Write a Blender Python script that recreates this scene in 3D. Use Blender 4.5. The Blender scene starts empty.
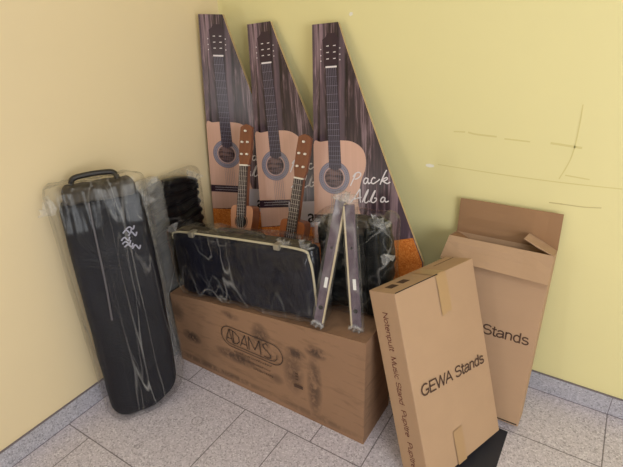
import bpy, bmesh, math, random
from mathutils import Vector, Matrix, noise
random.seed(7)
S = bpy.context.scene
COL = S.collection
V = Vector

# ------------------------------------------------------------------ helpers
def lin(c):
    return tuple(((x/255)/12.92 if x/255 <= .04045 else ((x/255+.055)/1.055)**2.4) for x in c) + (1,)

def mat(name, rgb, rough=.6, metal=0, spec=.5, coat=0):
    m = bpy.data.materials.new(name); m.use_nodes = True
    b = m.node_tree.nodes['Principled BSDF']
    b.inputs['Base Color'].default_value = lin(rgb)
    b.inputs['Roughness'].default_value = rough
    b.inputs['Metallic'].default_value = metal
    b.inputs['Specular IOR Level'].default_value = spec
    b.inputs['Coat Weight'].default_value = coat
    return m

class NT:
    def __init__(s, m):
        s.t = m.node_tree; s.b = s.t.nodes.get('Principled BSDF')
    def n(s, typ, **kw):
        x = s.t.nodes.new(typ)
        for k, v in kw.items():
            if k in x.inputs: x.inputs[k].default_value = v
            else: setattr(x, k, v)
        return x
    def l(s, a, b): s.t.links.new(a, b)
    def math(s, op, a, b=None, c=None, clamp=False):
        x = s.t.nodes.new('ShaderNodeMath'); x.operation = op; x.use_clamp = clamp
        for i, v in enumerate((a, b, c)):
            if v is None: continue
            if isinstance(v, (int, float)): x.inputs[i].default_value = v
            else: s.l(v, x.inputs[i])
        return x.outputs[0]
    def mix(s, f, a, b, blend='MIX'):
        x = s.t.nodes.new('ShaderNodeMix'); x.data_type = 'RGBA'; x.blend_type = blend
        for sock, v in ((x.inputs[0], f), (x.inputs[6], a), (x.inputs[7], b)):
            if isinstance(v, (int, float)): sock.default_value = v
            elif isinstance(v, tuple): sock.default_value = v
            else: s.l(v, sock)
        return x.outputs[2]
    def coords(s, scale=(1, 1, 1), rot=(0, 0, 0), kind='Object'):
        tc = s.n('ShaderNodeTexCoord'); mp = s.n('ShaderNodeMapping')
        mp.inputs['Scale'].default_value = scale; mp.inputs['Rotation'].default_value = rot
        s.l(tc.outputs[kind], mp.inputs['Vector']); return mp.outputs[0]
    def noise(s, vec, scale, detail=3, rough=.5, dist=0):
        x = s.n('ShaderNodeTexNoise'); x.inputs['Scale'].default_value = scale
        x.inputs['Detail'].default_value = detail; x.inputs['Roughness'].default_value = rough
        x.inputs['Distortion'].default_value = dist
        s.l(vec, x.inputs['Vector']); return x.outputs[0]
    def ramp(s, fac, stops):
        x = s.n('ShaderNodeValToRGB'); e = x.color_ramp.elements
        while len(e) < len(stops): e.new(.5)
        for el, (p, c) in zip(e, stops): el.position = p; el.color = c
        s.l(fac, x.inputs[0]); return x.outputs[0]
    def bump(s, h, strength=.3, dist=.01, to=None):
        x = s.n('ShaderNodeBump'); x.inputs['Strength'].default_value = strength
        x.inputs['Distance'].default_value = dist
        s.l(h, x.inputs['Height'])
        s.l(x.outputs[0], (to or s.b).inputs['Normal']); return x.outputs[0]

def G(v): return (v, v, v, 1)

def obj(name, bm, m, parent=None, smooth=False, loc=None):
    me = bpy.data.meshes.new(name)
    bm.normal_update(); bm.to_mesh(me); bm.free()
    for x in (m if isinstance(m, (list, tuple)) else [m]): me.materials.append(x)
    if smooth:
        for p in me.polygons: p.use_smooth = True
    o = bpy.data.objects.new(name, me); COL.objects.link(o)
    if parent: o.parent = parent
    if loc: o.location = loc
    return o

def empty(name, M, label, cat, group=None):
    o = bpy.data.objects.new(name, None); COL.objects.link(o)
    o.matrix_world = M; o.empty_display_size = .05
    o['label'] = label; o['category'] = cat
    if group: o['group'] = group
    return o

def frame(o, r, u):
    """matrix with x = r (width), z = u (up), y = into the back"""
    r = V(r).normalized(); u = V(u).normalized(); b = u.cross(r)
    M = Matrix.Identity(4)
    for i in range(3):
        M[i][0], M[i][1], M[i][2], M[i][3] = r[i], b[i], u[i], o[i]
    return M

def lean_frame(o, yaw, lean, roll=0):
    n = V((math.sin(yaw), -math.cos(yaw), 0)); r = V((math.cos(yaw), math.sin(yaw), 0)); z = V((0, 0, 1))
    u = z*math.cos(lean) - n*math.sin(lean)
    return frame(o, r*math.cos(roll)+u*math.sin(roll), u*math.cos(roll)-r*math.sin(roll))

def box_bm(x0, x1, y0, y1, z0, z1, bev=0, bm=None, seg=2):
    own = bm is None
    b2 = bmesh.new()
    vs = [b2.verts.new((x, y, z)) for x in (x0, x1) for y in (y0, y1) for z in (z0, z1)]
    for f in ((0,1,3,2),(4,6,7,5),(0,4,5,1),(2,3,7,6),(0,2,6,4),(1,5,7,3)):
        b2.faces.new([vs[i] for i in f])
    if bev: bmesh.ops.bevel(b2, geom=b2.edges[:], offset=bev, segments=seg, affect='EDGES', profile=.5)
    if own: return b2
    me = bpy.data.meshes.new('tmp'); b2.to_mesh(me); b2.free(); bm.from_mesh(me); bpy.data.meshes.remove(me)
    return bm

def poly_prism(bm, pts, y0, y1):
    """pts in (x,z), extruded from y0 (front) to y1 (back)"""
    a = [bm.verts.new((x, y0, z)) for x, z in pts]; b = [bm.verts.new((x, y1, z)) for x, z in pts]
    bm.faces.new(a); bm.faces.new(b[::-1])
    for i in range(len(pts)):
        j = (i+1) % len(pts); bm.faces.new((a[j], a[i], b[i], b[j]))
    bmesh.ops.recalc_face_normals(bm, faces=bm.faces[:])
    return bm

def flat_poly(bm, pts, y):
    f = bm.faces.new([bm.verts.new((x, y, z)) for x, z in pts])
    f.normal_update()
    if f.normal.y > 0: f.normal_flip()
    return f

def ribbon(bm, pts, w, y, closed=False):
    """flat stroke of width w in the xz plane at depth y"""
    P = [V((a, b)) for a, b in pts]; n = len(P); L = []
    for i in range(n):
        if closed: d = P[(i+1) % n]-P[i-1]
        else: d = P[min(i+1, n-1)]-P[max(i-1, 0)]
        if d.length < 1e-9: d = V((1, 0))
        d.normalize(); mit = 1
        if closed or 0 < i < n-1:
            e = P[(i+1) % n]-P[i]
            if e.length > 1e-9: mit = min(1.6, 1/max(.3, abs(e.normalized().dot(d))))
        q = V((-d.y, d.x))*w/2*mit
        L.append((bm.verts.new((P[i].x+q.x, y, P[i].y+q.y)), bm.verts.new((P[i].x-q.x, y, P[i].y-q.y))))
    for i in range(n if closed else n-1):
        a, b = L[i], L[(i+1) % n]
        f = bm.faces.new((a[0], a[1], b[1], b[0])); f.normal_update()
        if f.normal.y > 0: f.normal_flip()

def strokes(bm, pts, w, y):
    """angular strokes: every segment its own bar with slightly extended ends"""
    for a, b in zip(pts[:-1], pts[1:]):
        a, b = V(a), V(b); d = (b-a).normalized()*w*.35
        ribbon(bm, [tuple(a-d), tuple(b+d)], w, y)

def smooth_line(pts, k=6):
    out = []; n = len(pts)
    for i in range(n-1):
        p0, p1, p2, p3 = pts[max(i-1, 0)], pts[i], pts[i+1], pts[min(i+2, n-1)]
        for j in range(k):
            t = j/k
            out.append(tuple(.5*((2*p1[c])+(-p0[c]+p2[c])*t+(2*p0[c]-5*p1[c]+4*p2[c]-p3[c])*t*t+(-p0[c]+3*p1[c]-3*p2[c]+p3[c])*t**3) for c in range(len(p1))))
    out.append(tuple(pts[-1])); return out

def tube(bm, pts, r, k=8, rf=None):
    P = [V(p) for p in pts]; rings = []; up = V((0, 0, 1))
    for i, p in enumerate(P):
        d = (P[min(i+1, len(P)-1)]-P[max(i-1, 0)]).normalized()
        a = d.cross(up if abs(d.dot(up)) < .95 else V((0, 1, 0))).normalized(); b = d.cross(a)
        rr = r*(rf(i/(len(P)-1)) if rf else 1)
        rings.append([bm.verts.new(p+(a*math.cos(2*math.pi*j/k)+b*math.sin(2*math.pi*j/k))*rr) for j in range(k)])
    for i in range(len(rings)-1):
        for j in range(k):
            bm.faces.new((rings[i][j], rings[i][(j+1) % k], rings[i+1][(j+1) % k], rings[i+1][j]))
    bm.faces.new(rings[0][::-1]); bm.faces.new(rings[-1])
    bmesh.ops.recalc_face_normals(bm, faces=bm.faces[:])
    return bm

def cyl_y(bm, cx, cz, r, y0, y1, n=24):
    return poly_prism(bm, [(cx+r*math.cos(2*math.pi*i/n), cz+r*math.sin(2*math.pi*i/n)) for i in range(n)], y0, y1)

def disc(bm, cx, cz, r, y, n=36, r0=0):
    P = lambda rr: [(cx+rr*math.cos(2*math.pi*i/n), cz+rr*math.sin(2*math.pi*i/n)) for i in range(n)]
    if not r0: flat_poly(bm, P(r), y)
    else: ribbon(bm, P((r+r0)/2), r-r0, y, True)

def slab(w, d, h, r, step, fn=None):
    """rounded, finely divided slab: x in +-w/2, y 0..d, z 0..h; fn(pos, normal) -> pos"""
    H = V((w/2, d/2, h/2)); n = [max(2, round(s/step)) for s in (w, d, h)]
    bm = bmesh.new(); cache = {}
    def vert(i, j, k):
        key = (i, j, k)
        if key in cache: return cache[key]
        q = V(((2*i/n[0]-1)*H.x, (2*j/n[1]-1)*H.y, (2*k/n[2]-1)*H.z))
        c = V([max(-(H[a]-r), min(H[a]-r, q[a])) for a in range(3)])
        nn = q-c
        if nn.length < 1e-9: nn = V((0, -1, 0))
        nn.normalize(); p = c+nn*r
        p += V((0, H.y, H.z))
        if fn: p = fn(p, nn)
        cache[key] = bm.verts.new(p); return cache[key]
    def quad(a, b, c, d_): bm.faces.new((vert(*a), vert(*b), vert(*c), vert(*d_)))
    for i in range(n[0]):
        for k in range(n[2]):
            quad((i,0,k),(i+1,0,k),(i+1,0,k+1),(i,0,k+1)); quad((i,n[1],k),(i,n[1],k+1),(i+1,n[1],k+1),(i+1,n[1],k))
        for j in range(n[1]):
            quad((i,j,0),(i,j+1,0),(i+1,j+1,0),(i+1,j,0)); quad((i,j,n[2]),(i+1,j,n[2]),(i+1,j+1,n[2]),(i,j+1,n[2]))
    for j in range(n[1]):
        for k in range(n[2]):
            quad((0,j,k),(0,j,k+1),(0,j+1,k+1),(0,j+1,k)); quad((n[0],j,k),(n[0],j+1,k),(n[0],j+1,k+1),(n[0],j,k+1))
    return bm

def ridge(p, s, seed=0):
    return 1-abs(noise.noise(V((p.x*s[0], p.y*s[1], p.z*s[2]))+V((seed, seed*2.3, seed*.7))))*2

def text_bm(body, size, bold=0, align='LEFT', spacing=1):
    cu = bpy.data.curves.new('t', 'FONT'); cu.body = body; cu.size = size; cu.align_x = align
    cu.offset = bold; cu.space_character = spacing; cu.resolution_u = 3
    o = bpy.data.objects.new('t', cu); COL.objects.link(o)
    dg = bpy.context.evaluated_depsgraph_get(); dg.update()
    me = bpy.data.meshes.new_from_object(o.evaluated_get(dg))
    bm = bmesh.new(); bm.from_mesh(me); bpy.data.meshes.remove(me)
    bpy.data.objects.remove(o); bpy.data.curves.remove(cu)
    # text is in xy plane -> stand it up in xz facing -y
    for v in bm.verts: v.co = V((v.co.x, 0, v.co.y))
    bm.normal_update()
    for f in bm.faces:
        if f.normal.y > 0: f.normal_flip()
    return bm

def arc(cx, cy, rx, ry, a0, a1, n=10):
    return [(cx+rx*math.cos(math.radians(a0+(a1-a0)*i/n)), cy+ry*math.sin(math.radians(a0+(a1-a0)*i/n))) for i in range(n+1)]
GL = {  # width, strokes (cap height 1, x height .73)
 'G': (.78, [arc(.40, .5, .36, .5, 50, 320, 18)+[(.70, .42), (.42, .42)]]), 'E': (.68, [[(.6, 1), (.08, 1), (.08, 0), (.62, 0)], [(.08, .52), (.56, .52)]]),
 'W': (1.0, [[(.02, 1), (.26, 0), (.5, 1), (.74, 0), (.98, 1)]]), 'A': (.72, [[(.02, 0), (.36, 1), (.70, 0)], [(.14, .34), (.58, .34)]]),
 'S': (.70, [arc(.34, .745, .27, .255, 20, 250, 10)+arc(.36, .26, .29, .26, 75, -165, 12)]), 't': (.32, [[(.14, .95), (.14, .12), (.2, .01), (.3, .01)], [(.02, .72), (.28, .72)]]),
 'a': (.60, [arc(.29, .52, .21, .2, 165, 0, 8)+[(.50, .1), (.56, 0)], [(.50, .42), (.2, .38)]+arc(.22, .19, .17, .19, 110, 300, 8)+[(.50, .16)]]),
 'n': (.58, [[(.09, .72), (.09, 0)], arc(.28, .5, .2, .22, 170, 0, 8)+[(.48, 0)]]), 'd': (.60, [arc(.28, .36, .21, .36, 40, 320, 14), [(.49, 1), (.49, 0)]]),
 's': (.54, [arc(.26, .545, .19, .175, 20, 250, 8)+arc(.27, .185, .21, .185, 75, -165, 10)]), 'N': (.78, [[(.1, 0), (.1, 1), (.68, 0), (.68, 1)]]),
 'o': (.60, [arc(.29, .36, .23, .36, 0, 360, 18)]), 'e': (.59, [[(.07, .38), (.5, .38)]+arc(.285, .36, .22, .36, 0, 310, 14)]), 'p': (.60, [[(.09, .72), (.09, -.26)], arc(.30, .36, .21, .36, 140, -140, 14)]),
 'u': (.58, [[(.08, .72), (.08, .2)]+arc(.27, .2, .19, .2, 180, 340, 8), [(.48, .72), (.48, 0)]]), 'l': (.26, [[(.12, 1), (.12, 0)]]), 'M': (.88, [[(.1, 0), (.1, 1), (.43, .05), (.77, 1), (.77, 0)]]),
 'i': (.26, [[(.12, .72), (.12, 0)], [(.12, .9), (.12, 1)]]), 'c': (.54, [arc(.28, .36, .21, .36, 45, 315, 14)]), 'P': (.70, [[(.1, 0), (.1, 1), (.4, 1)]+arc(.40, .75, .24, .25, 80, -90, 8)+[(.1, .5)]]), 'r': (.36, [[(.09, .72), (.09, 0)], [(.09, .45), (.16, .66), (.33, .7)]]), ' ': (.32, [])}
def stroke_text(body, x0, x1, z0, z1, cap, w, y, bm=None):
    """plain sans serif letters drawn as strokes along the line (x0,z0)-(x1,z1)"""
    bm = bm or bmesh.new(); tot = sum(GL[c][0] for c in body); L = math.hypot(x1-x0, z1-z0); k = L/tot
    ux, uz = (x1-x0)/L, (z1-z0)/L; x = 0
    for c in body:
        for s in GL[c][1]:
            pts = [(x0+ux*(x+px*k)-uz*pz*cap, z0+uz*(x+px*k)+ux*pz*cap) for px, pz in s]
            (strokes if len(s) < 6 else ribbon)(bm, pts, w, y)
        x += GL[c][0]*k
    return bm

# ------------------------------------------------------------------ materials
def wall_mat(name, rgb):
    m = mat(name, rgb, .62, spec=.35); t = NT(m); c = t.coords()
    n1 = t.noise(c, 1.3, 4, .6); n2 = t.noise(c, 90, 3, .6)
    d = tuple(x*.93 for x in lin(rgb)[:3])+(1,)
    t.l(t.mix(n1, lin(rgb), d), t.b.inputs['Base Color'])
    t.bump(t.math('ADD', n1, t.math('MULTIPLY', n2, .12)), .12, .004)
    return m

def terrazzo(name, base, tint, lines=False):
    m = mat(name, base, .42, spec=.45); t = NT(m); c = t.coords()
    vo = t.n('ShaderNodeTexVoronoi'); vo.inputs['Scale'].default_value = 230; t.l(c, vo.inputs['Vector'])
    sep = t.n('ShaderNodeSeparateColor'); t.l(vo.outputs['Color'], sep.inputs[0])
    D = lambda k: tuple(min(1, x*k) for x in lin(base)[:3])+(1,)
    chips = t.ramp(sep.outputs[0], [(0, D(.38)), (.12, D(.62)), (.2, D(.9)), (.55, D(1.03)), (.85, D(1.22)), (1, lin(tint))])
    chips = t.mix(t.math('MULTIPLY', t.noise(c, 3.5, 4, .65), .28), chips, D(.72))
    col = t.mix(.25, chips, lin(base))
    if lines:
        geo = t.n('ShaderNodeNewGeometry'); sx = t.n('ShaderNodeSeparateXYZ'); t.l(geo.outputs['Position'], sx.inputs[0])
        X, Y = sx.outputs[0], sx.outputs[1]
        hw = .0020
        def ln(s, v): return t.math('LESS_THAN', t.math('ABSOLUTE', t.math('SUBTRACT', s, v)), hw)
        def rng(s, a, b): return t.math('MULTIPLY', t.math('GREATER_THAN', s, a), t.math('LESS_THAN', s, b))
        tot = None
        def add(q):
            nonlocal tot
            tot = q if tot is None else t.math('MAXIMUM', tot, q)
        for y in (-.259, -.664, -1.058, -1.458, -1.858): add(ln(Y, y))
        for ya, yb, xs in ((-.259, 1, (.49, 1.094, 1.694, 2.3)), (-.664, -.259, (.2225, .818, 1.018, 2.2)),
                           (-1.058, -.664, (.526, .726, 1.326, 1.926)), (-9, -1.058, (.12, .7, 1.3, 1.9))):
            for x in xs: add(t.math('MULTIPLY', ln(X, x), rng(Y, ya, yb)))
        col = t.mix(t.math('MULTIPLY', tot, .8), col, lin((92, 84, 88)))
        # ring stain left by a pot
        dx = t.math('SUBTRACT', X, .405); dy = t.math('SUBTRACT', Y, -.80)
        rr = t.math('SQRT', t.math('ADD', t.math('MULTIPLY', dx, dx), t.math('MULTIPLY', dy, dy)))
        ring = t.math('LESS_THAN', t.math('ABSOLUTE', t.math('SUBTRACT', rr, .0195)), .0017)
        col = t.mix(t.math('MULTIPLY', ring, .5), col, lin((105, 98, 102)))
    t.l(col, t.b.inputs['Base Color'])
    t.bump(t.noise(c, 60, 2), .04, .002)
    return m

def cardboard(name, rgb, stains=(), dirt=.0):
    m = mat(name, rgb, .78, spec=.25); t = NT(m); c = t.coords()
    D = lambda k: tuple(x*k for x in lin(rgb)[:3])+(1,)
    col = t.mix(t.noise(c, 5, 4, .6), D(.9), D(1.08))
    fib = t.noise(t.coords((2, 2, 160)), 3, 2)
    col = t.mix(t.math('MULTIPLY', fib, .12), col, D(.75))
    if dirt:
        s1 = t.noise(t.coords((7, 7, 30)), 1, 5, .65, .4)
        col = t.mix(t.math('MULTIPLY', t.ramp(s1, [(.52, G(0)), (.68, G(1))]), dirt), col, D(.35))
    if stains:
        sx = t.n('ShaderNodeSeparateXYZ'); t.l(t.coords(), sx.inputs[0])
        dn = t.noise(t.coords((34, 34, 26)), 1, 6, .7, .5)
        tot = None
        for cx, cz, rx, rz, a in stains:
            ex = t.math('DIVIDE', t.math('SUBTRACT', sx.outputs[0], cx), rx)
            ez = t.math('DIVIDE', t.math('SUBTRACT', sx.outputs[2], cz), rz)
            r2 = t.math('ADD', t.math('MULTIPLY', ex, ex), t.math('MULTIPLY', ez, ez))
            k = t.math('MULTIPLY', t.math('SUBTRACT', 1, r2, clamp=True), a)
            tot = k if tot is None else t.math('MAXIMUM', tot, k)
        k = t.math('MULTIPLY', tot, t.ramp(dn, [(.34, G(0)), (.52, G(1))]))
        col = t.mix(k, col, lin((62, 50, 46)))
    t.l(col, t.b.inputs['Base Color'])
    t.bump(t.noise(t.coords((1, 1, 1)), 9, 4), .25, .006)
    return m

def plastic_film(name, haze=.012, crease_glint=.12, gloss=.5, stretch=(1, 1, 1), seed=0, bump=.008, dist=.35):
    """thin clear wrinkled polythene"""
    m = bpy.data.materials.new(name); m.use_nodes = True; t = NT(m); t.t.nodes.remove(t.b)
    out = [n for n in t.t.nodes if n.type == 'OUTPUT_MATERIAL'][0]
    c = t.coords(stretch, rot=(seed, seed*.7, seed*1.3))
    n1 = t.noise(c, 5, 2, .4, dist); n2 = t.noise(c, 12, 1.2, .4, dist); n3 = t.noise(c, 3, 2)
    rd = t.math('SUBTRACT', 1, t.math('MULTIPLY', t.math('ABSOLUTE', t.math('SUBTRACT', n1, .5)), 75), clamp=True)
    rd2 = t.math('SUBTRACT', 1, t.math('MULTIPLY', t.math('ABSOLUTE', t.math('SUBTRACT', n2, .45)), 50), clamp=True)
    gate = t.ramp(n3, [(.42, G(.1)), (.62, G(1))])
    h = t.math('ADD', n1, t.math('MULTIPLY', n2, .35))
    bp = t.n('ShaderNodeBump'); bp.inputs['Strength'].default_value = 1; bp.inputs['Distance'].default_value = bump
    t.l(h, bp.inputs['Height'])
    tr = t.n('ShaderNodeBsdfTransparent'); tr.inputs[0].default_value = (.97, .97, .97, 1)
    gl = t.n('ShaderNodeBsdfGlossy'); gl.inputs['Roughness'].default_value = .15; t.l(bp.outputs[0], gl.inputs['Normal'])
    df = t.n('ShaderNodeBsdfDiffuse'); df.inputs[0].default_value = (.8, .79, .78, 1)
    fr = t.n('ShaderNodeFresnel'); fr.inputs['IOR'].default_value = 1.22; t.l(bp.outputs[0], fr.inputs['Normal'])
    m1 = t.n('ShaderNodeMixShader'); m2 = t.n('ShaderNodeMixShader')
    t.l(t.math('MINIMUM', t.math('MULTIPLY', fr.outputs[0], gloss), .22), m1.inputs[0]); t.l(tr.outputs[0], m1.inputs[1]); t.l(gl.outputs[0], m1.inputs[2])
    k = t.math('ADD', t.math('MULTIPLY', t.math('MULTIPLY', t.math('MAXIMUM', rd, t.math('MULTIPLY', rd2, .5)), gate), crease_glint), haze)  # highlights along the creases, painted in as pale diffuse lines
    t.l(k, m2.inputs[0]); t.l(m1.outputs[0], m2.inputs[1]); t.l(df.outputs[0], m2.inputs[2])
    t.l(m2.outputs[0], out.inputs['Surface'])
    return m

def fabric(name, rgb, rough=.42, bs=.5, stretch=(1, 1, 1), spec=.25):
    m = mat(name, rgb, rough, spec=spec); t = NT(m)
    n1 = t.noise(t.coords(stretch), 7, 5, .6, 1.0); n2 = t.noise(t.coords(), 700, 1)
    t.l(t.mix(n1, lin(rgb), tuple(x*.55 for x in lin(rgb)[:3])+(1,)), t.b.inputs['Base Color'])
    t.bump(n1, bs, .014)
    return m

M_left = wall_mat('paint_peach', (236, 217, 178))
M_right = wall_mat('paint_yellow', (236, 226, 168))
M_floor = terrazzo('terrazzo_floor', (200, 192, 200), (240, 236, 240), True)
M_base = terrazzo('terrazzo_skirting', (178, 176, 186), (216, 214, 222))
M_grout = mat('skirting_top', (120, 112, 120), .8)
M_card = cardboard('cardboard_plain', (182, 150, 121))
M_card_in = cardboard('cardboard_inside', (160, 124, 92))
M_card_ad = cardboard('cardboard_scuffed', (150, 117, 92), stains=(
    (.12, .26, .05, .06, .55), (.19, .155, .06, .035, .95), (.43, .15, .13, .035, .85), (.56, .30, .05, .07, .75), (.42, .345, .05, .02, .6),
    (.70, .20, .05, .12, .6), (.715, .29, .05, .03, .9), (.79, .17, .035, .16, .75), (.80, .33, .05, .03, .9), (.62, .13, .04, .03, .5),
    (.3, .035, .35, .02, .6), (.8, .03, .2, .02, .4)), dirt=.4)
M_ink = mat('print_ink', (84, 64, 54), .8, spec=.2)
M_ink_red = mat('print_ink_red', (112, 66, 58), .8, spec=.2)
M_tape = mat('packing_tape', (176, 142, 104), .3, spec=.5)
M_dark = mat('dark_gap', (30, 24, 22), .9)
M_black = fabric('black_nylon', (15, 16, 27), .45, .45)
M_navy = fabric('navy_nylon', (22, 24, 40), .45, .5, (1, 1, .6))
M_green = fabric('black_green_vinyl', (20, 24, 25), .38, .7)
M_rib = fabric('black_glossy_wrap', (14, 14, 19), .3, .4, (1, 1, 6))
M_trim = mat('cream_piping', (196, 186, 160), .4)
M_olive = mat('olive_webbing', (54, 47, 38), .6)
M_handle = mat('black_handle', (36, 32, 30), .5)
M_logo = mat('silver_print', (150, 150, 168), .4)
M_film = plastic_film('clear_film', .002, .22, 1.6, bump=.012)
M_film_l = plastic_film('clear_film_long', .003, .34, 1.6, (2.6, 2.6, .16), .0, .012)
M_film_h = plastic_film('hazy_film', .18, .35, 2, (1.4, 1.4, .6), 0, .010)
M_film_s = plastic_film('sleeve_film', .03, .35, 1.6, (1, 1, .5), 0, .02)
M_film_t = plastic_film('clear_film_taut', .003, .26, 2.0, (1.5, 1.5, .5), .75, .016)

# ------------------------------------------------------------------ room
def struct(name, bm, m, parent=None):
    o = obj(name, bm, m, parent)
    if not parent: o['kind'] = 'structure'
    return o
struct('floor', box_bm(-.1, 3.6, -3.6, .1, -.05, 0), M_floor)
struct('wall_left', box_bm(-.108, -.008, -3.6, .1, 0, 2.75), M_left)
wr = struct('wall_right', box_bm(-.008, 3.6, .008, .108, 0, 2.75), M_right)
M_off = mat('paint_offwhite', (222, 214, 196), .7)
struct('wall_back', box_bm(-.1, 3.6, -3.7, -3.6, 0, 2.75), M_off)
struct('wall_side', box_bm(3.6, 3.7, -3.7, .1, 0, 2.75), M_off)
struct('ceiling', box_bm(-.1, 3.7, -3.7, .1, 2.75, 2.85), mat('paint_ceiling', (235, 232, 226), .8))
bm = box_bm(-.008, 0, -3.6, 0, 0, .0805, .001); b1 = struct('baseboard_left', bm, M_base)
bm = box_bm(0, 3.6, 0, .008, 0, .0805, .001); b2 = struct('baseboard_right', bm, M_base)
struct('bottom_joint', box_bm(-.0078, .0012, -3.6, 0, .0001, .0022), M_grout, b1)
struct('bottom_joint', box_bm(.0012, 3.6, -.0012, .0078, .0001, .0022), M_grout, b2)
struct('top_edge', box_bm(-.0078, .0006, -3.6, 0, .0805, .083), M_grout, b1)
struct('top_edge', box_bm(0, 3.6, -.0006, .0078, .0805, .083), M_grout, b2)
bm = bmesh.new()
for x in (1.094, 1.694, 2.3): box_bm(x-.0012, x+.0012, -.0004, .002, 0, .0805, bm=bm)
struct('joint_line', bm, M_grout, b2)
M_scuff = mat('scuff', (220, 208, 144), .7); M_chip = mat('paint_chip', (240, 236, 222), .7)
M_scuff_d = mat('scuff_dark', (202, 188, 134), .7)
bm = bmesh.new()
for pts, w in (([(1.02, .974), (1.06, .977)], .005), ([(1.07, .977), (1.10, .973), (1.165, .973)], .006), ([(1.19, .969), (1.27, .969)], .005),
               ([(1.33, .972), (1.36, .971), (1.42, .968)], .007), ([(.975, .848), (1.195, .846), (1.381, .849), (1.55, .857)], .0035),
               ([(1.397, 1.098), (1.40, 1.0), (1.395, .928), (1.375, .86)], .0035), ([(1.39, .875), (1.46, .872)], .004)):
    ribbon(bm, [(x, z) for x, z in smooth_line(pts)], w, .0072)
struct('scuff_mark', bm, M_scuff, wr)
bm = bmesh.new()
ribbon(bm, [(1.36, .775), (1.40, .777)], .004, .0070); ribbon(bm, smooth_line([(1.40, .777), (1.46, .779), (1.51, .786)]), .003, .0070)
struct('scratch_mark', bm, M_scuff_d, wr)
bm = bmesh.new()
flat_poly(bm, [(.606, 1.346), (.612, 1.341), (.622, 1.346), (.621, 1.354), (.611, 1.355)], .0070)
flat_poly(bm, [(.93, .835), (.945, .832), (.962, .836), (.961, .843), (.944, .846), (.931, .843)], .0070)
struct('paint_chip', bm, M_chip, wr)
# dark slab let into the floor
o = obj('floor_mat', box_bm(1.27, 1.402, -1.0, -.266, .0002, .0012, .0004), mat('dark_mat', (38, 38, 48), .6))
o['label'] = 'thin black flat mat lying on the floor under the front carton'; o['category'] = 'mat'

# ------------------------------------------------------------------ guitar packs
HP = 1.361
def upack(dv):           # right-hand outline
    return .1+.36*min(dv, .07)+.385*max(0, min(dv, .85)-.07) - .006*math.sin(math.pi*min(1, dv/.85))
def wood_print():
    m = mat('printed_wood', (90, 70, 80), .30, spec=.5); t = NT(m)
    sx = t.n('ShaderNodeSeparateXYZ'); t.l(t.coords(), sx.inputs[0]); U, Z = sx.outputs[0], sx.outputs[2]
    g1 = t.noise(t.coords((50, 1, 1.6)), 1.3, 6, .72, 1.0); g2 = t.noise(t.coords((16, 1, 1.4)), 1.5, 4, .6, 1.6)
    g = t.math('ADD', t.math('MULTIPLY', g1, .6), t.math('MULTIPLY', g2, .4))
    col = t.ramp(g, [(.44, lin((14, 6, 8))), (.48, lin((54, 34, 36))), (.525, lin((104, 80, 84))), (.58, lin((196, 170, 178)))])
    wob = t.math('ADD', U, t.math('MULTIPLY', t.math('SUBTRACT', t.noise(t.coords((3, 1, 5)), 1, 2), .5), .022))
    pl = t.ramp(t.math('DIVIDE', wob, .5), [(0, G(.75)), (.03, G(.75)), (.042, G(.0)), (.052, G(.0)), (.06, G(.85)), (.09, G(.6)), (.10, G(.12)), (.19, G(.15)), (.21, G(.9)), (.24, G(.8)), (.255, G(.0)), (.28, G(.25)), (.40, G(.22)), (.42, G(.0)), (.44, G(.35)), (.60, G(.35)), (.62, G(.05)), (.66, G(.75)), (1, G(.75))])
    col = t.mix(.45, col, t.mix(pl, lin((36, 20, 24)), lin((166, 142, 160))))
    col = t.mix(.75, col, t.mix(.6, G(1), col), 'MULTIPLY')
    t.l(col, t.b.inputs['Base Color']); return m
M_wood = wood_print()
M_edge = mat('pack_edge', (196, 172, 130), .7)
M_spruce = mat('printed_spruce', (196, 152, 132), .35, spec=.5); t_ = NT(M_spruce)
t_.l(t_.mix(t_.noise(t_.coords((160, 1, 3)), 1, 3), lin((220, 178, 160)), lin((200, 158, 140))), t_.b.inputs['Base Color'])
M_orange = mat('printed_orange', (205, 120, 50), .4, spec=.5); t_ = NT(M_orange)
n_ = t_.noise(t_.coords(), 160, 4, .7, 1.5)
t_.l(t_.ramp(n_, [(.4, lin((190, 92, 28))), (.55, lin((226, 136, 58))), (.68, lin((240, 184, 112)))]), t_.b.inputs['Base Color'])
M_pdark = mat('printed_dark', (52, 34, 46), .3, spec=.5)
M_pfb = mat('printed_fingerboard', (56, 46, 58), .3, spec=.5)
M_pline = mat('printed_strings', (122, 116, 136), .35)
M_pwhite = mat('printed_white', (226, 218, 222), .4)
M_prose = mat('printed_rosette', (140, 134, 150), .35, spec=.5)
M_pros2 = mat('printed_rosette_dark', (96, 90, 108), .35)
M_phole = mat('printed_hole', (84, 58, 58), .35); t_ = NT(M_phole)
t_.l(t_.ramp(t_.noise(t_.coords((20, 1, 90)), 1, 3), [(.4, lin((50, 32, 38))), (.6, lin((120, 92, 88)))]), t_.b.inputs['Base Color'])
M_plabel = mat('printed_label', (186, 176, 184), .4)

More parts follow.
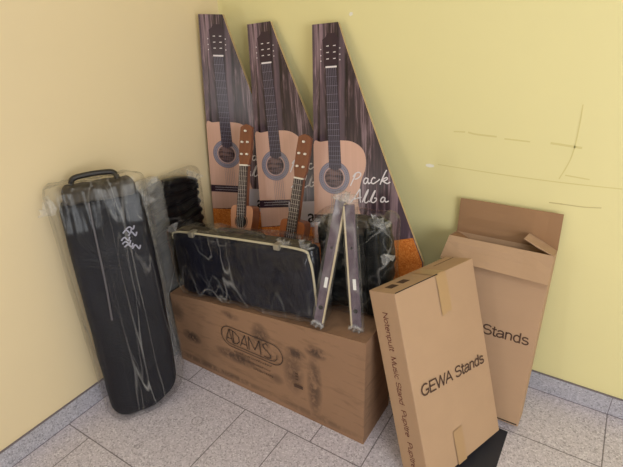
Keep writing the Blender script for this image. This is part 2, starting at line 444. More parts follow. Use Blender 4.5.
def zc(X, Y): # crop coordinates of the script lettering -> (u, z)
    x = 310+X/5.49; y = 130+Y/5.49
    return (.154+(x-352)*.0038, HP-(.526+(y-172)*.0037-(x-352)*.00010))
SCRIPT = [
 [(222,308),(232,285),(243,262),(252,240)], [(236,258),(250,240),(268,233),(280,241),(275,256),(258,268),(246,270)],
 [(318,268),(308,264),(298,276),(298,292),(308,294),(318,280),(321,266),(319,284),(325,295),(334,288)],
 [(360,266),(350,262),(340,274),(339,290),(350,295),(362,288),(374,280),(384,270)],
 [(386,300),(396,272),(410,240),(420,222)], [(394,285),(404,270),(420,262),(424,270),(410,280),(400,280),(414,290),(426,294),(440,286)],
 [(222,400),(240,380),(258,352),(272,330),(276,328),(276,350),(277,380),(280,400)], [(236,382),(258,376),(284,370)],
 [(290,398),(300,372),(314,340),(322,328),(318,344),(306,372),(302,394),(312,400),(326,388)],
 [(330,396),(340,370),(352,344),(360,332),(354,350),(342,378),(340,394),(352,398),(366,386),(366,374),(354,374)],
 [(412,372),(402,368),(392,380),(392,392),(402,394),(412,382),(414,370),(413,386),(420,394),(434,388)]]

def make_pack(M, label):
    t = empty('guitar_pack', M, label, 'box', 'guitar pack boxes in the corner')
    pts = [(0, .005), (0, HP)] + [(upack(d), HP-d) for d in [0, .03, .07]+[.07+.078*i for i in range(1, 11)]] + [(upack(.85), .022)]
    bm = bmesh.new(); poly_prism(bm, pts, 0, .020)
    for f in bm.faces: f.material_index = 0 if abs(f.normal.y) > .9 else 1
    obj('carton', bm, [M_wood, M_edge], t)
    y = [-.0004]
    PM = []
    def layer(name, m, fn):
        k = len(PB.faces); fn(PB, y[0]); y[0] -= .00025; PM.append(m)
        PB.faces.ensure_lookup_table()
        for f in PB.faces[k:]: f.material_index = len(PM)-1
    # orange ground at the foot of the print
    bm = bmesh.new()
    flat_poly(bm, [(0, .02), (0, HP-.807), (.12, HP-.80), (.28, HP-.782), (upack(.76)-.003, HP-.76), (upack(.85)-.004, HP-.85), (upack(.85)-.004, .03)], y[0]); y[0] -= .00025
    obj('orange_ground', bm, M_orange, t)
    # the picture of the guitar
    body = smooth_line([(.0, .806), (0, .6), (0, .426), (.03, .416), (.07, .411), (.111, .411), (.15, .415), (.18, .43), (.199, .452), (.207, .485), (.203, .52), (.192, .55), (.183, .59), (.178, .64), (.19, .69), (.212, .73), (.23, .785)], 5)
    PB = bmesh.new()
    layer('top', M_spruce, lambda bm, y: flat_poly(bm, [(max(0, u), HP-min(v, .806)) for u, v in body], y))
    sh = (.083, HP-.549)
    def f(bm, y): disc(bm, *sh, .061, y, r0=.043); disc(bm, *sh, .0395, y, r0=.0375)
    layer('rosette', M_prose, f)
    def f(bm, y):
        for k in range(48):
            a = k*math.pi/24; disc(bm, sh[0]+.052*math.cos(a), sh[1]+.052*math.sin(a), .0018, y, 8)
        disc(bm, *sh, .0615, y, r0=.0602); disc(bm, *sh, .0438, y, r0=.0425)
    layer('rosette_pattern', M_pros2, f)
    layer('sound_hole', M_phole, lambda bm, y: disc(bm, *sh, .037, y))
    def f(bm, y):
        flat_poly(bm, [(.046, HP-.15), (.043, HP-.10), (.040, HP-.055), (.052, HP-.047), (.058, HP-.035), (.088, HP-.035), (.094, HP-.047), (.103, HP-.055), (.099, HP-.10), (.096, HP-.15)], y)
        flat_poly(bm, [(0, HP-.693), (.139, HP-.689), (.139, HP-.72), (0, HP-.724)], y)
    layer('headstock_and_bridge', M_pdark, f)
    fb = lambda s, v: (.051+(.012)*(v-.15)/.36 + s*(.043+.006*(v-.15)/.36), HP-v)
    def f(bm, y): flat_poly(bm, [fb(0, .15), fb(1, .15), fb(1, .512), fb(.55, .520), fb(0, .512)], y)
    layer('fingerboard', M_pfb, f)
    def f(bm, y):
        v = .15; L = .60
        for k in range(1, 20):
            vv = .15+L*(1-2**(-k/12)); 
            if vv < .508: ribbon(bm, [fb(0, vv), fb(1, vv)], .0013, y)
        for k in range(6):
            s = .1+.16*k; a = fb(s, .15); b = fb(s, .512); ribbon(bm, [a, b, (b[0]+(b[0]-a[0])*.5, HP-.70)], .0011, y)
    layer('frets_and_strings', M_pline, f)
    def f(bm, y):
        flat_poly(bm, [(.052, HP-.147), (.095, HP-.147), (.095, HP-.153), (.052, HP-.153)], y)
        for v in (.077, .099, .121):
            for u in (.060, .086): flat_poly(bm, [(u-.005, HP-v), (u+.005, HP-v+.001), (u+.005, HP-v-.0025), (u-.005, HP-v-.0025)], y)
        for v in (.088, .109, .128):
            for u in (.034, .107): disc(bm, u, HP-v, .0022, y, 10)
        ribbon(bm, [(.02, HP-.702), (.137, HP-.698)], .0010, y); ribbon(bm, [(.02, HP-.713), (.137, HP-.709)], .0010, y)
    layer('nut_and_tuners', M_pwhite, f)
    obj('guitar_picture', PB, PM, t)
    # paper label with a dark letter
    bm = bmesh.new(); flat_poly(bm, [(.125, HP-.806), (.132, HP-.70), (.250, HP-.695), (.252, HP-.80)], y[0]); y[0] -= .00025
    lb = obj('white_label', bm, M_plabel, t)
    tb = text_bm('a', .078, .0008); bmesh.ops.translate(tb, verts=tb.verts, vec=(.212, y[0], HP-.782)); obj('lettering', tb, M_dark, lb)
    bm = bmesh.new()
    for s in SCRIPT: ribbon(bm, [zc(*q) for q in smooth_line(s, 5)], .0046, y[0])
    obj('script_lettering', bm, M_pwhite, t)
    return t
def copy_tree(o, parent=None):
    c = o.copy(); COL.objects.link(c)
    if parent: c.parent = parent
    for ch in list(o.children): copy_tree(ch, c)
    return c
p1 = make_pack(lean_frame((.014, -.229, .0), .362, .049, -.032+.03), 'leftmost of the three tall tapering guitar packs, deepest in the corner')
p1.matrix_world = lean_frame((.010, -.226, .0), .362, .049, -.032)
p2 = copy_tree(p1); p2.matrix_world = lean_frame((.399, -.331, .001), .203, .236, .111)
p2['label'] = 'middle of the three tall tapering guitar packs, with a ukulele on each side'
p3 = copy_tree(p1); p3.matrix_world = lean_frame((.655, -.354, .001), .152, .244, .089)
p3['label'] = 'rightmost tall guitar pack, its white Pack Alba script in plain view'

# ------------------------------------------------------------------ scuffed long carton
X0, X1, Y0, Y1 = .100, .985, -.578, -.365
bm = bmesh.new(); NX = 30; NZ = 12; NY = 8
def top(x): return .341+.104*(x-X0)/(X1-X0) - .02*((x-X0)/(X1-X0))*(((x-X0)/(X1-X0))-1)*2*.5
def adv(i, j, k):
    x = X0+(X1-X0)*i/NX; y = Y0+(Y1-Y0)*j/NY; z = top(x)*k/NZ
    p = V((x, y, z))
    if k not in (0, NZ) and i not in (0, NX) and j in (0, NY): p.y += (.0035*noise.noise(V((x*5, z*7, j))))
    if k == NZ and j not in (0,) and i not in (0, NX): p.z += .004*noise.noise(V((x*6, y*8, 3)))-.003
    return p
cache = {}
def av(i, j, k):
    if (i, j, k) not in cache: cache[(i, j, k)] = bm.verts.new(adv(i, j, k))
    return cache[(i, j, k)]
for i in range(NX):
    for k in range(NZ):
        bm.faces.new((av(i,0,k), av(i+1,0,k), av(i+1,0,k+1), av(i,0,k+1))); bm.faces.new((av(i,NY,k), av(i,NY,k+1), av(i+1,NY,k+1), av(i+1,NY,k)))
    for j in range(NY):
        bm.faces.new((av(i,j,NZ), av(i+1,j,NZ), av(i+1,j+1,NZ), av(i,j+1,NZ))); bm.faces.new((av(i,j,0), av(i,j+1,0), av(i+1,j+1,0), av(i+1,j,0)))
for j in range(NY):
    for k in range(NZ):
        bm.faces.new((av(0,j,k), av(0,j,k+1), av(0,j+1,k+1), av(0,j+1,k))); bm.faces.new((av(NX,j,k), av(NX,j+1,k), av(NX,j+1,k+1), av(NX,j,k+1)))
se = [e for e in bm.edges if len(e.link_faces) == 2 and e.calc_face_angle(0) > 1]
bmesh.ops.bevel(bm, geom=se, offset=.004, segments=2, affect='EDGES', profile=.5)
ad = empty('cardboard_box', Matrix.Identity(4), 'long scuffed brown cardboard box lying on the floor with an oval ADAMS logo', 'box')
obj('carton', bm, M_card_ad, ad)
YF = Y0-.0042
bm = bmesh.new()
def stadium(x0, x1, zc_, r, n=14):
    return [(x1-r+r*math.cos(a), zc_+r*math.sin(a)) for a in [math.pi/2-math.pi*i/n for i in range(n+1)]]+[(x0+r+r*math.cos(a), zc_+r*math.sin(a)) for a in [-math.pi/2-math.pi*i/n for i in range(n+1)]]
ribbon(bm, stadium(.368, .660, .247, .047), .0032, YF, True)
ribbon(bm, [(.393, .222), (.405, .214), (.425, .2125), (.60, .2125), (.622, .217), (.634, .232), (.634, .25)], .003, YF)
L = [[(.392,.222),(.398,.25),(.411,.282),(.424,.222)], [(.396,.238),(.421,.238)], [(.428,.222),(.428,.28)], [(.412,.282),(.436,.278),(.456,.262),(.458,.24),(.444,.224),(.428,.221)],
     [(.462,.222),(.472,.25),(.488,.282),(.496,.222)], [(.468,.238),(.494,.238)],
     [(.504,.222),(.506,.284),(.532,.232),(.556,.284),(.560,.222)],
     [(.596,.276),(.586,.284),(.574,.276),(.574,.262),(.592,.248),(.606,.236),(.604,.224),(.590,.219),(.572,.222)]]
for s in L: (strokes if len(s) < 6 else ribbon)(bm, s, .0036, YF)
obj('logo_print', bm, mat('logo_ink', (48, 36, 32), .7), ad)
bm = bmesh.new()
def scribble(x0, x1, z, h, step):
    x = x0
    while x < x1:
        w = random.uniform(.5, 1)*step
        ribbon(bm, [(x, z), (x+w*.3, z+h*random.uniform(.5, 1)), (x+w*.6, z+h*random.uniform(0, .4)), (x+w, z+h*random.uniform(.3, 1))], .0022, YF); x += w+step*.25
scribble(.425, .60, .178, .012, .011); scribble(.455, .595, .155, .009, .009); scribble(.515, .61, .130, .012, .009)
obj('small_print', bm, M_ink, ad)
bm = bmesh.new(); flat_poly(bm, [(.704, .135), (.742, .137), (.742, .152), (.704, .150)], YF)
obj('stamp_print', bm, M_ink, ad); bm = bmesh.new()
for z in (.172, .187, .2): flat_poly(bm, [(.712, z), (.724, z+.001), (.724, z+.006), (.712, z+.006)], YF)
obj('stamp_print', bm, M_ink, ad)
# ------------------------------------------------------------------ closed carton in front
LET = {}
def basis(q):
    x, y, yaw, lean, roll, w, h, d, z = q
    M = lean_frame((x, y, z), yaw, lean, roll); return M, w, h, d
gq = [1.155, -.624, 1.24, .348, -.052, .369, .623, .109, .0195]
M, w, h, d = basis(gq)   # local: x width, y back, front at y=-d .. back at 0
gf = empty('cardboard_box', M, 'closed upright cardboard box printed with the full words GEWA Stands, leaning in front', 'box', 'shipping cartons for music stands')
bm = bmesh.new(); box_bm(0, w, -d, 0, 0, h, .0025, bm=bm)
bmesh.ops.subdivide_edges(bm, edges=[e for e in bm.edges if e.calc_length() > .08], cuts=6, use_grid_fill=True)
for v in bm.verts:
    if .01 < v.co.x < w-.01 and .01 < v.co.z < h-.01 and v.co.y < -d+.001: v.co.y -= .002*math.sin(math.pi*v.co.x/w)*math.sin(math.pi*v.co.z/h)
obj('carton', bm, M_card, gf)
yf = -d-.0032
bm = stroke_text('GEWA Stands', .032, .342, .288, .268, .034, .0052, yf)
obj('printed_lettering', bm, M_ink, gf)
# top flaps seam: dark line along the front edge, tape over the middle
bm = bmesh.new(); box_bm(.004, .19, -d-.0004, -d+.003, h-.0005, h+.0012, bm=bm); obj('flap_seam', bm, M_dark, gf)
bm = bmesh.new(); box_bm(.262, w-.004, -.036, -.034, h-.0005, h+.0006, bm=bm); obj('flap_seam', bm, M_dark, gf)
bm = bmesh.new()
def tape_strip(bm, x0, x1, z0):
    pts = [(-d*.12, h+.0012), (-d+.004, h+.0012), (-d-.0018, h-.003), (-d-.0034, h-.03), (-d-.0040, z0)]
    nx = 6; prev = None
    for j, (yy, zz) in enumerate(pts):
        row = [bm.verts.new((x0+(x1-x0)*i/nx, yy, zz+(random.uniform(-.004, .004) if j == len(pts)-1 else 0))) for i in range(nx+1)]
        if prev:
            for i in range(nx): bm.faces.new((prev[i], row[i], row[i+1], prev[i+1]))
        prev = row
tape_strip(bm, .178, .226, .495)
obj('packing_tape', bm, M_tape, gf)
bm = bmesh.new(); flat_poly(bm, [(.137, .0), (.180, .0), (.181, .118), (.136, .116)], yf-.0006); obj('packing_tape', bm, M_tape, gf)
bm = bmesh.new()
for x in (.035, .085): box_bm(x, x+.032, -.062, -.034, h+.0002, h+.0009, bm=bm)
obj('top_print', bm, M_ink, gf)
# side lettering, reading downwards on the narrow left face (local x = 0)
bm = stroke_text('Notenpult  Music Stand  Pupitre  Pupitre', 0, .52, 0, 0, .020, .0026, 0)
for v in bm.verts: v.co = V((-.0007, -(.044+v.co.z), .56-v.co.x))
bm.normal_update()
for f in bm.faces:
    if f.normal.x > 0: f.normal_flip()
obj('side_lettering', bm, M_ink_red, gf)

# ------------------------------------------------------------------ open carton behind
bq = [1.088, -.159, -.016, .238, .022, .341, .630, .096, .0]
M, w, h, d = basis(bq)
gb = empty('cardboard_box', M, 'open empty cardboard box with raised flaps leaning on the yellow wall', 'box', 'shipping cartons for music stands')
T = .004
bm = bmesh.new()
box_bm(0, w, -d, -d+T, 0, h, .001, bm=bm); box_bm(0, w, -T, 0, 0, h, .001, bm=bm)
box_bm(0, T, -d+T, -T, 0, h, bm=bm); box_bm(w-T, w, -d+T, -T, 0, h, bm=bm); box_bm(T, w-T, -d+T, -T, 0, T, bm=bm)
obj('carton', bm, M_card, gb)
def flap(name, quad, thick, m):
    """quad: hinge a, hinge b, free b, free a in local space"""
    q = [V(p) for p in quad]; n = (q[1]-q[0]).cross(q[3]-q[0]).normalized()*thick
    bm = bmesh.new(); N = 8; rows = []
    for s in (0, 1):
        rows.append([[bm.verts.new((q[0].lerp(q[1], i/N)).lerp(q[3].lerp(q[2], i/N), j/4)+n*s+n.normalized()*(.004*noise.noise(V((i*.6, j*.7, 1))) if 0 < j else 0)) for i in range(N+1)] for j in range(5)])
    for j in range(4):
        for i in range(N):
            a = rows[0]; b = rows[1]
            bm.faces.new((a[j][i], a[j][i+1], a[j+1][i+1], a[j+1][i])); bm.faces.new((b[j][i], b[j+1][i], b[j+1][i+1], b[j][i+1]))
    for j in range(4):
        for i in (0, N): bm.faces.new((rows[0][j][i], rows[0][j+1][i], rows[1][j+1][i], rows[1][j][i]))
    for i in range(N):
        for j in (0, 4): bm.faces.new((rows[0][j][i], rows[1][j][i], rows[1][j][i+1], rows[0][j][i+1]))
    bmesh.ops.recalc_face_normals(bm, faces=bm.faces[:])
    return obj(name, bm, m, gb)
flap('front_flap', [(0, -d, h), (w, -d, h), (w+.003, -d-.040, h-.088), (-.012, -d-.034, h-.080)], .003, M_card)
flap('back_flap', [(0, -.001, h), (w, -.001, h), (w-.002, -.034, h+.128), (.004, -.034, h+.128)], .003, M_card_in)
flap('side_flap', [(w-.002, -T, h), (w-.002, -d+T, h), (w-.100, -d+.020, h+.034), (w-.092, -.022, h+.046)], .003, M_card)
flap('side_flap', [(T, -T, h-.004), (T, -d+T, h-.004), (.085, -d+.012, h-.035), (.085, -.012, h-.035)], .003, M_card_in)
bm = stroke_text('GEWA Stands', .006, .322, .303, .309, .034, .0052, -d-.0008)
obj('printed_lettering', bm, M_ink, gb)
bm = bmesh.new(); box_bm(.01, w-.004, -d-.001, -d+.002, .004, .008, bm=bm); obj('flap_seam', bm, M_dark, gb)

# ------------------------------------------------------------------ wrapped cases
def bag(w, d, h, grow, parent, m, seed, amp=.006, name='plastic_bag', top_gather=0, extra=None, st=(9, 9, 3.2), step=.009):
    def fn(p, n):
        r = ridge(p, st, seed)*.75+ridge(p, (st[0]*2.1, st[1]*2.1, st[2]*2.2), seed+5)*.25
        q = p+n*amp*(r*1.2-.2)
        if top_gather and p.z > h*.86:
            s = (p.z-h*.86)/(h*.14+grow); q.y = q.y*(1-top_gather*s)+top_gather*s*d*.5
            q.z += .012*ridge(p, (22, 22, 1), seed+2)*s
        if extra: q = extra(q, n)
        q.z = max(q.z, grow*.4-.002); return q
    bm = slab(w+2*grow, d+2*grow, h+2*grow, min(.03, (d+2*grow)*.48), step, fn)
    bmesh.ops.translate(bm, verts=bm.verts, vec=(0, -grow, -grow*.4))
    return obj(name, bm, m, parent, True)

def rounded_bottom(p, w, r):
    """round the lower corners of a slab in the xz plane"""
    if p.x < 0: r *= .45
    if p.z < r and abs(p.x) > w/2-r:
        dx = (abs(p.x)-(w/2-r)); lift = r-math.sqrt(max(0, r*r-dx*dx)); k = 1-p.z/r
        p.z += lift*k
    return p

# case one: big upright case in a clear bag, left
n1 = V((.866, -.5, 0)); r1 = V((.5, .866, 0)); u1 = (V((0, 0, 1))*.992-n1*.100+r1*.012).normalized()
r1 = (r1-u1*r1.dot(u1)).normalized()
M1 = frame((.223, -.861, .011), r1, u1)
c1 = empty('instrument_case', M1, 'big black instrument case in a clear bag standing upright against the peach wall', 'case', 'plastic wrapped instrument cases')
W, D, Hh = .262, .10, .845
def f1(p, n):
    k = p.z/Hh
    p.x *= .95+.07*math.sin(k*2.6)-.04*k
    p = rounded_bottom(p, W, .16)
    if n.y < -.3: p.y -= .005*math.cos(p.x/W*3)*math.sin(min(1, k*1.2)*math.pi)
    p += n*(.005*noise.noise(V((p.x*6, p.y*6, p.z*3)))+.003*noise.noise(V((p.x*20, p.y*14, p.z*9))))
    return p
obj('body', slab(W, D, Hh, .028, .012, f1), M_black, c1, True)
bm = bmesh.new()
tube(bm, smooth_line([(-.040, -.003, Hh-.006), (-.044, -.008, .7), (-.048, -.010, .55), (-.055, -.008, .42)]), .003, 6)
obj('zip_seam', bm, mat('seam_grey', (96, 92, 98), .4), c1)
bm = slab(.222, .080, .060, .022, .008, lambda p, n: p+V((0, .35*max(0, p.z-.02), 0))+n*.004*ridge(p, (30, 8, 8), 2)); bmesh.ops.translate(bm, verts=bm.verts, vec=(0, .008, Hh-.018)); obj('top_panel', bm, M_olive, c1, True)
bm = bmesh.new(); tube(bm, smooth_line([(-.078, .062, Hh+.035), (-.070, .062, Hh+.062), (-.035, .062, Hh+.070), (.03, .062, Hh+.070), (.058, .062, Hh+.062), (.065, .062, Hh+.035)]), .009, 8)
obj('carry_handle', bm, M_handle, c1, True)
bm = bmesh.new()
for k in range(7):
    cx, cz = .052+random.uniform(-.018, .018), .70+.012*k-.04
    ribbon(bm, smooth_line([(cx-.012, cz), (cx, cz+.012*random.uniform(.4, 1)), (cx+.010, cz-.004), (cx+.016, cz+.008)]), .005, -.0125)
obj('maker_emblem', bm, M_logo, c1)
def e1(q, n):
    k = max(0, q.z/Hh)
    q = rounded_bottom(q, W+.014, .15)
    if q.x < 0: q.x -= .012*k*abs(q.x)/(W/2)      # slack film on the left
    else: q.x += .010*(1-k)*abs(q.x)/(W/2)
    return q
bag(W, D, Hh+.03, .012, c1, M_film_l, 1.3, .007, top_gather=.25, extra=e1, st=(8, 8, 2))
# tuft of film at the top left
def tuft(parent, base, dirv, length, width, seed, m=None, n=9, name='film_tuft'):
    bm = bmesh.new(); d_ = V(dirv).normalized(); s = d_.cross(V((0, 1, 0))).normalized(); rows = []
    for j in range(10):
        t = j/9; row = []
        for i in range(n+1):
            a = i/n*2-1
            p = V(base)+d_*length*t*(1-.25*abs(math.sin(i*1.9+seed)))+s*a*width*(.35+.75*t)
            p += V((0, 1, 0))*(.014*t*math.sin(i*2.2+seed)+.01*noise.noise(V((i*.8, t*3, seed))))
            row.append(bm.verts.new(p))
        rows.append(row)
    for j in range(9):
        for i in range(n): bm.faces.new((rows[j][i], rows[j][i+1], rows[j+1][i+1], rows[j+1][i]))
    return obj(name, bm, m or M_film_h, parent, True)
tuft(c1, (-.135, .02, Hh-.02), (-.8, 0, .45), .05, .035, 1)
tuft(c1, (.125, .02, Hh-.05), (.5, -.1, .7), .04, .03, 2)

# case two: behind, in the corner
M2 = frame((.074, -.452, .006), (.02, .998, 0), (-.006, .012, 1))
c2 = empty('instrument_case', M2, 'black ribbed instrument case in hazy plastic, half hidden in the corner behind', 'case', 'plastic wrapped instrument cases')
W2, D2, H2 = .30, .052, .775
def f2(p, n):
    p += n*(.005*math.sin(p.z*150+4*noise.noise(V((p.x*9, p.z*3, 2))))*(1 if p.z > .5 else .3)+.006*noise.noise(V((p.x*8, p.y*8, p.z*8))))
    if p.z > H2-.06: p.z -= .03*(abs(p.x)/(W2/2))**2
    return p
obj('body', slab(W2, D2, H2, .026, .007, f2), M_rib, c2, True)
bag(W2, D2, H2, .009, c2, M_film, 4.1, .006, step=.011)
def e2(q, n):
    return q
bm = slab(.13, .070, .80, .03, .009, lambda p, n: p+n*.006*ridge(p, (14, 9, 4), 8.0)); bmesh.ops.translate(bm, verts=bm.verts, vec=(-.105, -.010, .0))
obj('loose_film', bm, M_film_h, c2, True)
tuft(c2, (-.10, 0, H2-.02), (-.35, 0, .9), .05, .05, 4); tuft(c2, (.10, 0, H2-.04), (.5, 0, .9), .05, .045, 5)

# case three: lying on its side on the scuffed carton
sl = .116
M3 = frame((.484, -.560, .398), (1, .02, sl), (-sl, .02, 1))
c3 = empty('instrument_case', M3, 'wide dark blue case in shiny plastic lying lengthwise on the scuffed box', 'case', 'plastic wrapped instrument cases')
W3, D3, H3 = .635, .078, .264
def f3(p, n):
    if n.y < -.3: p.y -= .004*math.sin(max(0, min(1, p.z/H3))*math.pi)
    p += n*(.005*noise.noise(V((p.x*7, p.y*6, p.z*7)))+.002*noise.noise(V((p.x*22, p.y*14, p.z*22))))
    return p
obj('body', slab(W3, D3, H3, .026, .010, f3), M_navy, c3, True)
bm = bmesh.new(); tube(bm, smooth_line([(-W3/2+.012, .006, H3-.03), (-W3/2+.03, .012, H3-.004), (-.1, .012, H3+.001), (.1, .012, H3+.001), (W3/2-.035, .010, H3-.003), (W3/2-.008, .006, H3-.028), (W3/2-.001, .006, H3-.09), (W3/2-.002, .006, .04)]), .0042, 7)
obj('edge_piping', bm, M_trim, c3, True)
bm = bmesh.new(); tube(bm, smooth_line([(-.10, .045, H3-.002), (-.09, .045, H3+.014), (-.03, .045, H3+.017), (.05, .045, H3+.017), (.10, .045, H3+.014), (.11, .045, H3-.002)]), .008, 8)
obj('carry_handle', bm, M_olive, c3, True)
bm = slab(W3*.9, .05, .012, .005, .01); bmesh.ops.translate(bm, verts=bm.verts, vec=(0, .02, H3-.006)); obj('top_panel', bm, M_olive, c3, True)
M_latch = mat('latch_metal', (170, 164, 150), .3, .6)
for x in (-.20, .19): obj('latch', box_bm(x-.012, x+.012, -.004, .03, H3-.012, H3+.010, .003), M_latch, c3)
def e3(q, n):
    if q.z < .04: q.z -= .008*ridge(q, (9, 4, 1), 3)
    return q
bag(W3, D3, H3, .013, c3, M_film_t, 2.2, .010, extra=e3, st=(6, 5, 7))
tuft(c3, (W3/2-.03, .01, H3), (.5, 0, .8), .035, .03, 7); tuft(c3, (-W3/2+.02, .01, H3-.01), (-.5, 0, .8), .035, .035, 8); tuft(c3, (W3/2-.10, .01, H3+.004), (.1, 0, .9), .022, .03, 9)

# case four: standing at the right on the carton
M4 = frame((.876, -.452, .447), (1, .10, .10), (-.06, .05, 1))
c4 = empty('instrument_case', M4, 'small upright black case in crinkled plastic standing on the scuffed box right end', 'case', 'plastic wrapped instrument cases')
W4, D4, H4 = .238, .09, .322
def f4(p, n):
    p.x *= 1.0+.07*(1-p.z/H4)-.02
    p += n*(.008*noise.noise(V((p.x*9, p.y*6, p.z*9)))+.005*ridge(p, (10, 8, 24), 3))
    return p
obj('body', slab(W4, D4, H4, .03, .008, f4), M_green, c4, True)
bm = slab(.045, .02, H4*.96, .009, .008, lambda p, n: p+n*.003*ridge(p, (10, 8, 18), 1)); bmesh.ops.translate(bm, verts=bm.verts, vec=(.075, -.014, .005)); obj('side_pocket', bm, M_green, c4, True)
bm = slab(.15, .022, .05, .008, .006, lambda p, n: p+n*.004*math.sin(p.z*260)); bmesh.ops.translate(bm, verts=bm.verts, vec=(-.01, -.008, H4-.035)); obj('folded_collar', bm, M_olive, c4, True)
def e4(q, n):
    if q.z < .05 : q.x += .02*(1-q.z/.05)*(1 if q.x > 0 else -.3)
    return q
bag(W4, D4, H4, .014, c4, M_film, 6.2, .009, st=(9, 8, 6), extra=e4)
tuft(c4, (.095, 0, H4-.005), (.35, 0, .9), .04, .035, 11); tuft(c4, (-.085, 0, H4-.02), (-.5, 0, .8), .04, .035, 12); tuft(c4, (.11, -.01, H4-.09), (.6, 0, -.7), .035, .025, 13)

# ------------------------------------------------------------------ folding stand legs
M_leg = mat('leg_face', (104, 88, 100), .35, .3); t_ = NT(M_leg)
t_.l(t_.mix(t_.noise(t_.coords(), 60, 3), lin((70, 54, 66)), lin((118, 102, 116))), t_.b.inputs['Base Color'])
M_cream = mat('leg_edge', (206, 190, 158), .45); M_white = mat('white_sticker', (238, 236, 232), .5)
A = V((.872, -.508, .872)); FL = V((.806, -.566, .452)); FR = V((.930, -.532, .458))
lg = empty('folding_legs', Matrix.Translation((.868, -.545, .45)), 'pair of narrow metal legs spread like a letter A in clear sleeves', 'stand legs')
Li = lg.matrix_world.inverted()
def leg(top, foot, side):
    top = Li @ top; foot = Li @ foot; d_ = (top-foot); Ln = d_.length; u = d_.normalized()
    r = V((1, .25, 0)); r = (r-u*r.dot(u)).normalized(); b = u.cross(r)
    Mx = Matrix.Identity(4)
    for i in range(3): Mx[i][0], Mx[i][1], Mx[i][2], Mx[i][3] = r[i], b[i], u[i], foot[i]
    hw = .0155
    o = obj('leg', box_bm(-hw, hw, -.004, .004, .0, Ln, .0012), M_leg, lg); o.matrix_local = Mx
    e = obj('edge_strip', box_bm(-side*hw-.0025 if side < 0 else -hw-.0025, (-side*hw+.0025) if side < 0 else -hw+.0025, -.0075, .006, .004, Ln-.004, .001), M_cream, o)
    for c_ in (e,): c_.location = (0, 0, 0)
    obj('sticker', box_bm(-.003, .007, -.0052, -.0042, .135, .172), M_white, o)
    for hz_, hr_ in ((.060, .0075), (.275, .004)):
        bm = bmesh.new(); cyl_y(bm, 0, hz_, hr_, -.0058, -.004); obj('bolt_hole', bm, M_dark, o)
    def fn(p, n): return p+n*.004*ridge(p, (26, 22, 8), side+3)
    bm = slab(.043, .020, Ln+.045, .009, .005, fn)
    bmesh.ops.translate(bm, verts=bm.verts, vec=(0, -.010, -.016))
    obj('plastic_sleeve', bm, M_film_s, o, True)
    t = tuft(o, (0, -.006, .012), (-.25, 0, -1), .026, .024, 20+side)
leg(A+V((-.014, 0, 0)), FL, -1)
leg(A+V((.016, -.002, -.006)), FR, 1)
tuft(lg, tuple(Li @ (A+V((0, -.004, .0)))), (-.35, 0, .9), .03, .03, 31); tuft(lg, tuple(Li @ (A+V((.01, -.006, .0)))), (.5, 0, .8), .028, .025, 33)

# ------------------------------------------------------------------ ukuleles
M_mahog = mat('mahogany', (142, 78, 44), .35, coat=.3); t_ = NT(M_mahog)
t_.l(t_.mix(t_.noise(t_.coords((80, 20, 4)), 1, 3), lin((138, 82, 54)), lin((98, 54, 36))), t_.b.inputs['Base Color'])
M_utop = mat('ukulele_top', (176, 116, 82), .35, coat=.3); t_ = NT(M_utop)
t_.l(t_.mix(t_.noise(t_.coords((120, 20, 4)), 1, 3), lin((208, 152, 120)), lin((180, 124, 92))), t_.b.inputs['Base Color'])
M_utop2 = mat('ukulele_top_red', (160, 92, 52), .35, coat=.3); t_ = NT(M_utop2)
t_.l(t_.mix(t_.noise(t_.coords((120, 20, 4)), 1, 3), lin((176, 104, 60)), lin((140, 78, 44))), t_.b.inputs['Base Color'])
M_ufb = mat('rosewood', (70, 56, 54), .45); M_fret = mat('fret_wire', (170, 160, 150), .3, .8); M_peg = mat('pearl_peg', (232, 224, 212), .35)
M_str = mat('nylon_string', (214, 206, 200), .4)
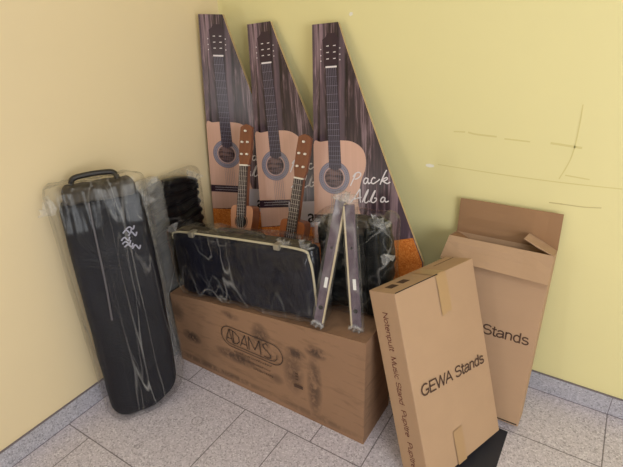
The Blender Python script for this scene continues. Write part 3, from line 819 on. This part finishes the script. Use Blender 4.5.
def make_uke(head, bodytop, label, topm, ext):
    """local frame: z from the foot of the body up to the head; y = 0 is the face"""
    u = (V(head)-V(bodytop)).normalized(); BL = .235; NL = .318
    foot = V(bodytop)-u*BL
    t = empty('ukulele', frame(foot, (1, .10, .02) if True else 0, u), label, 'ukulele', 'ukuleles in front of the guitar packs')
    r = V((1, .10, 0)); r = (r-u*r.dot(u)).normalized(); t.matrix_world = frame(foot, r, u)
    half = [(0, 0), (.045, .002), (.068, .020), (.074, .050), (.066, .085), (.052, .118), (.046, .140), (.050, .170), (.052, .200), (.051, .221), (.042, .234), (.018, .237)]
    hs = smooth_line(half, 4)
    hs = [(x, z-ext*max(0, 1-z/.14)) for x, z in hs]
    out = hs+[(-x, z) for x, z in hs[::-1] if x > 1e-5]
    bm = bmesh.new(); poly_prism(bm, out, 0, .052)
    for f in bm.faces: f.material_index = 0 if f.normal.y < -.9 else 1
    bo = obj('body', bm, [topm, M_mahog], t)
    bm = bmesh.new(); disc(bm, 0, .172, .030, -.0007, r0=.0265); obj('rosette', bm, M_ufb, bo)
    bm = bmesh.new(); disc(bm, 0, .172, .0245, -.0009); obj('sound_hole', bm, M_dark, bo)
    bm = box_bm(-.035, .035, -.008, 0, .056, .070, .003); obj('bridge', bm, M_ufb, bo)
    zn = .236+.158
    bm = bmesh.new(); poly_prism(bm, [(-.0215, .195), (.0215, .195), (.0185, zn), (-.0185, zn)], -.006, 0); nk = obj('neck', bm, M_ufb, t)
    bm = bmesh.new(); poly_prism(bm, [(-.0205, .236), (.0205, .236), (.0182, zn), (-.0182, zn)], .0002, .018); obj('neck_back', bm, M_mahog, nk)
    bm = bmesh.new()
    for k in range(1, 16):
        z = zn-.38*(1-2**(-k/12))
        if z > .2: box_bm(-.0195, .0195, -.0075, -.006, z-.0008, z+.0008, bm=bm)
    obj('fret_wire', bm, M_fret, nk)
    obj('nut', box_bm(-.0190, .0190, -.0085, .002, zn-.0015, zn+.0045, .001), M_peg, nk)
    bm = bmesh.new(); hp = [(-.0195, zn+.003), (.0195, zn+.003), (.0265, zn+.035), (.0275, zn+.10), (.026, zn+.150), (.014, zn+.158), (0, zn+.162), (-.014, zn+.158), (-.026, zn+.150), (-.0275, zn+.10), (-.0265, zn+.035)]
    poly_prism(bm, hp, -.001, .014); hd = obj('headstock', bm, M_mahog, t)
    for px, pz in ((-.0125, .045), (.0125, .045), (-.0125, .092), (.0125, .092), (0, .135)):
        bm = bmesh.new(); cyl_y(bm, px, zn+pz, .0042, -.010, -.001, 14); obj('tuning_peg', bm, M_peg, hd)
    bm = bmesh.new()
    for s in (-.0125, -.0042, .0042, .0125): tube(bm, [(s*1.1, -.010, .064), (s, -.0095, zn)], .0005, 5)
    obj('string', bm, M_str, t)
    return t
uk1 = make_uke((.262, -.195, .972), (.300, -.312, .668), 'ukulele with pale brown top and open soundhole, left of the middle guitar pack', M_utop, .062)
uk2 = make_uke((.548, -.215, .955), (.545, -.312, .657), 'ukulele with reddish brown top, between the middle and right guitar packs', M_utop2, .022)

# ------------------------------------------------------------------ lights
w_ = bpy.data.worlds.new('World'); S.world = w_; w_.use_nodes = True
bg = w_.node_tree.nodes['Background']; bg.inputs[0].default_value = (1.0, .97, .93, 1); bg.inputs[1].default_value = .1
def area(name, loc, target, size, power, col=(1, 1, 1), sy=None):
    l = bpy.data.lights.new(name, 'AREA'); l.energy = power; l.color = col; l.size = size
    if sy: l.shape = 'RECTANGLE'; l.size_y = sy
    o = bpy.data.objects.new(name, l); COL.objects.link(o); o.location = loc
    o.rotation_euler = (V(target)-V(loc)).to_track_quat('-Z', 'Y').to_euler(); return o
area('ceiling_lamp', (1.6, -1.9, 2.7), (1.3, -1.2, 0), 1.2, 13, (.97, .98, 1), 1.2)
area('window_daylight', (3.3, -2.1, 1.3), (.5, -.3, .5), 1.3, 27, (.95, .98, 1), 1.3)
area('pack_glare_lamp', (.24, -3.1, .80), (.183, 0, 1.05), .16, 3, (1, 1, 1), .4)  # added small lamp, placed to reflect as glare on the left pack
area('pack_glare_lamp', (-.22, -3.1, 1.14), (.386, 0, .8), .22, 3, (1, 1, 1), .35)  # second added lamp, for the glare on the middle pack

# ------------------------------------------------------------------ camera
cam = bpy.data.cameras.new('camera'); co = bpy.data.objects.new('camera', cam); COL.objects.link(co)
fw = V((-.48803, .75041, -.44577)); rt = V((.84581, .53269, -.02927)); up = V((-.21549, .39132, .89467))
Mc = Matrix.Identity(4)
for i in range(3): Mc[i][0], Mc[i][1], Mc[i][2] = rt[i], up[i], -fw[i]
Mc[0][3], Mc[1][3], Mc[2][3] = 1.49751, -1.65291, 1.41924
co.matrix_world = Mc
cam.sensor_width = 36; cam.lens = 36*482.934/623; cam.clip_start = .02
S.camera = co
S.view_settings.view_transform = 'Standard'; S.view_settings.look = 'None'; S.view_settings.gamma = 1
S.view_settings.exposure = .72
S.cycles.transparent_max_bounces = 24
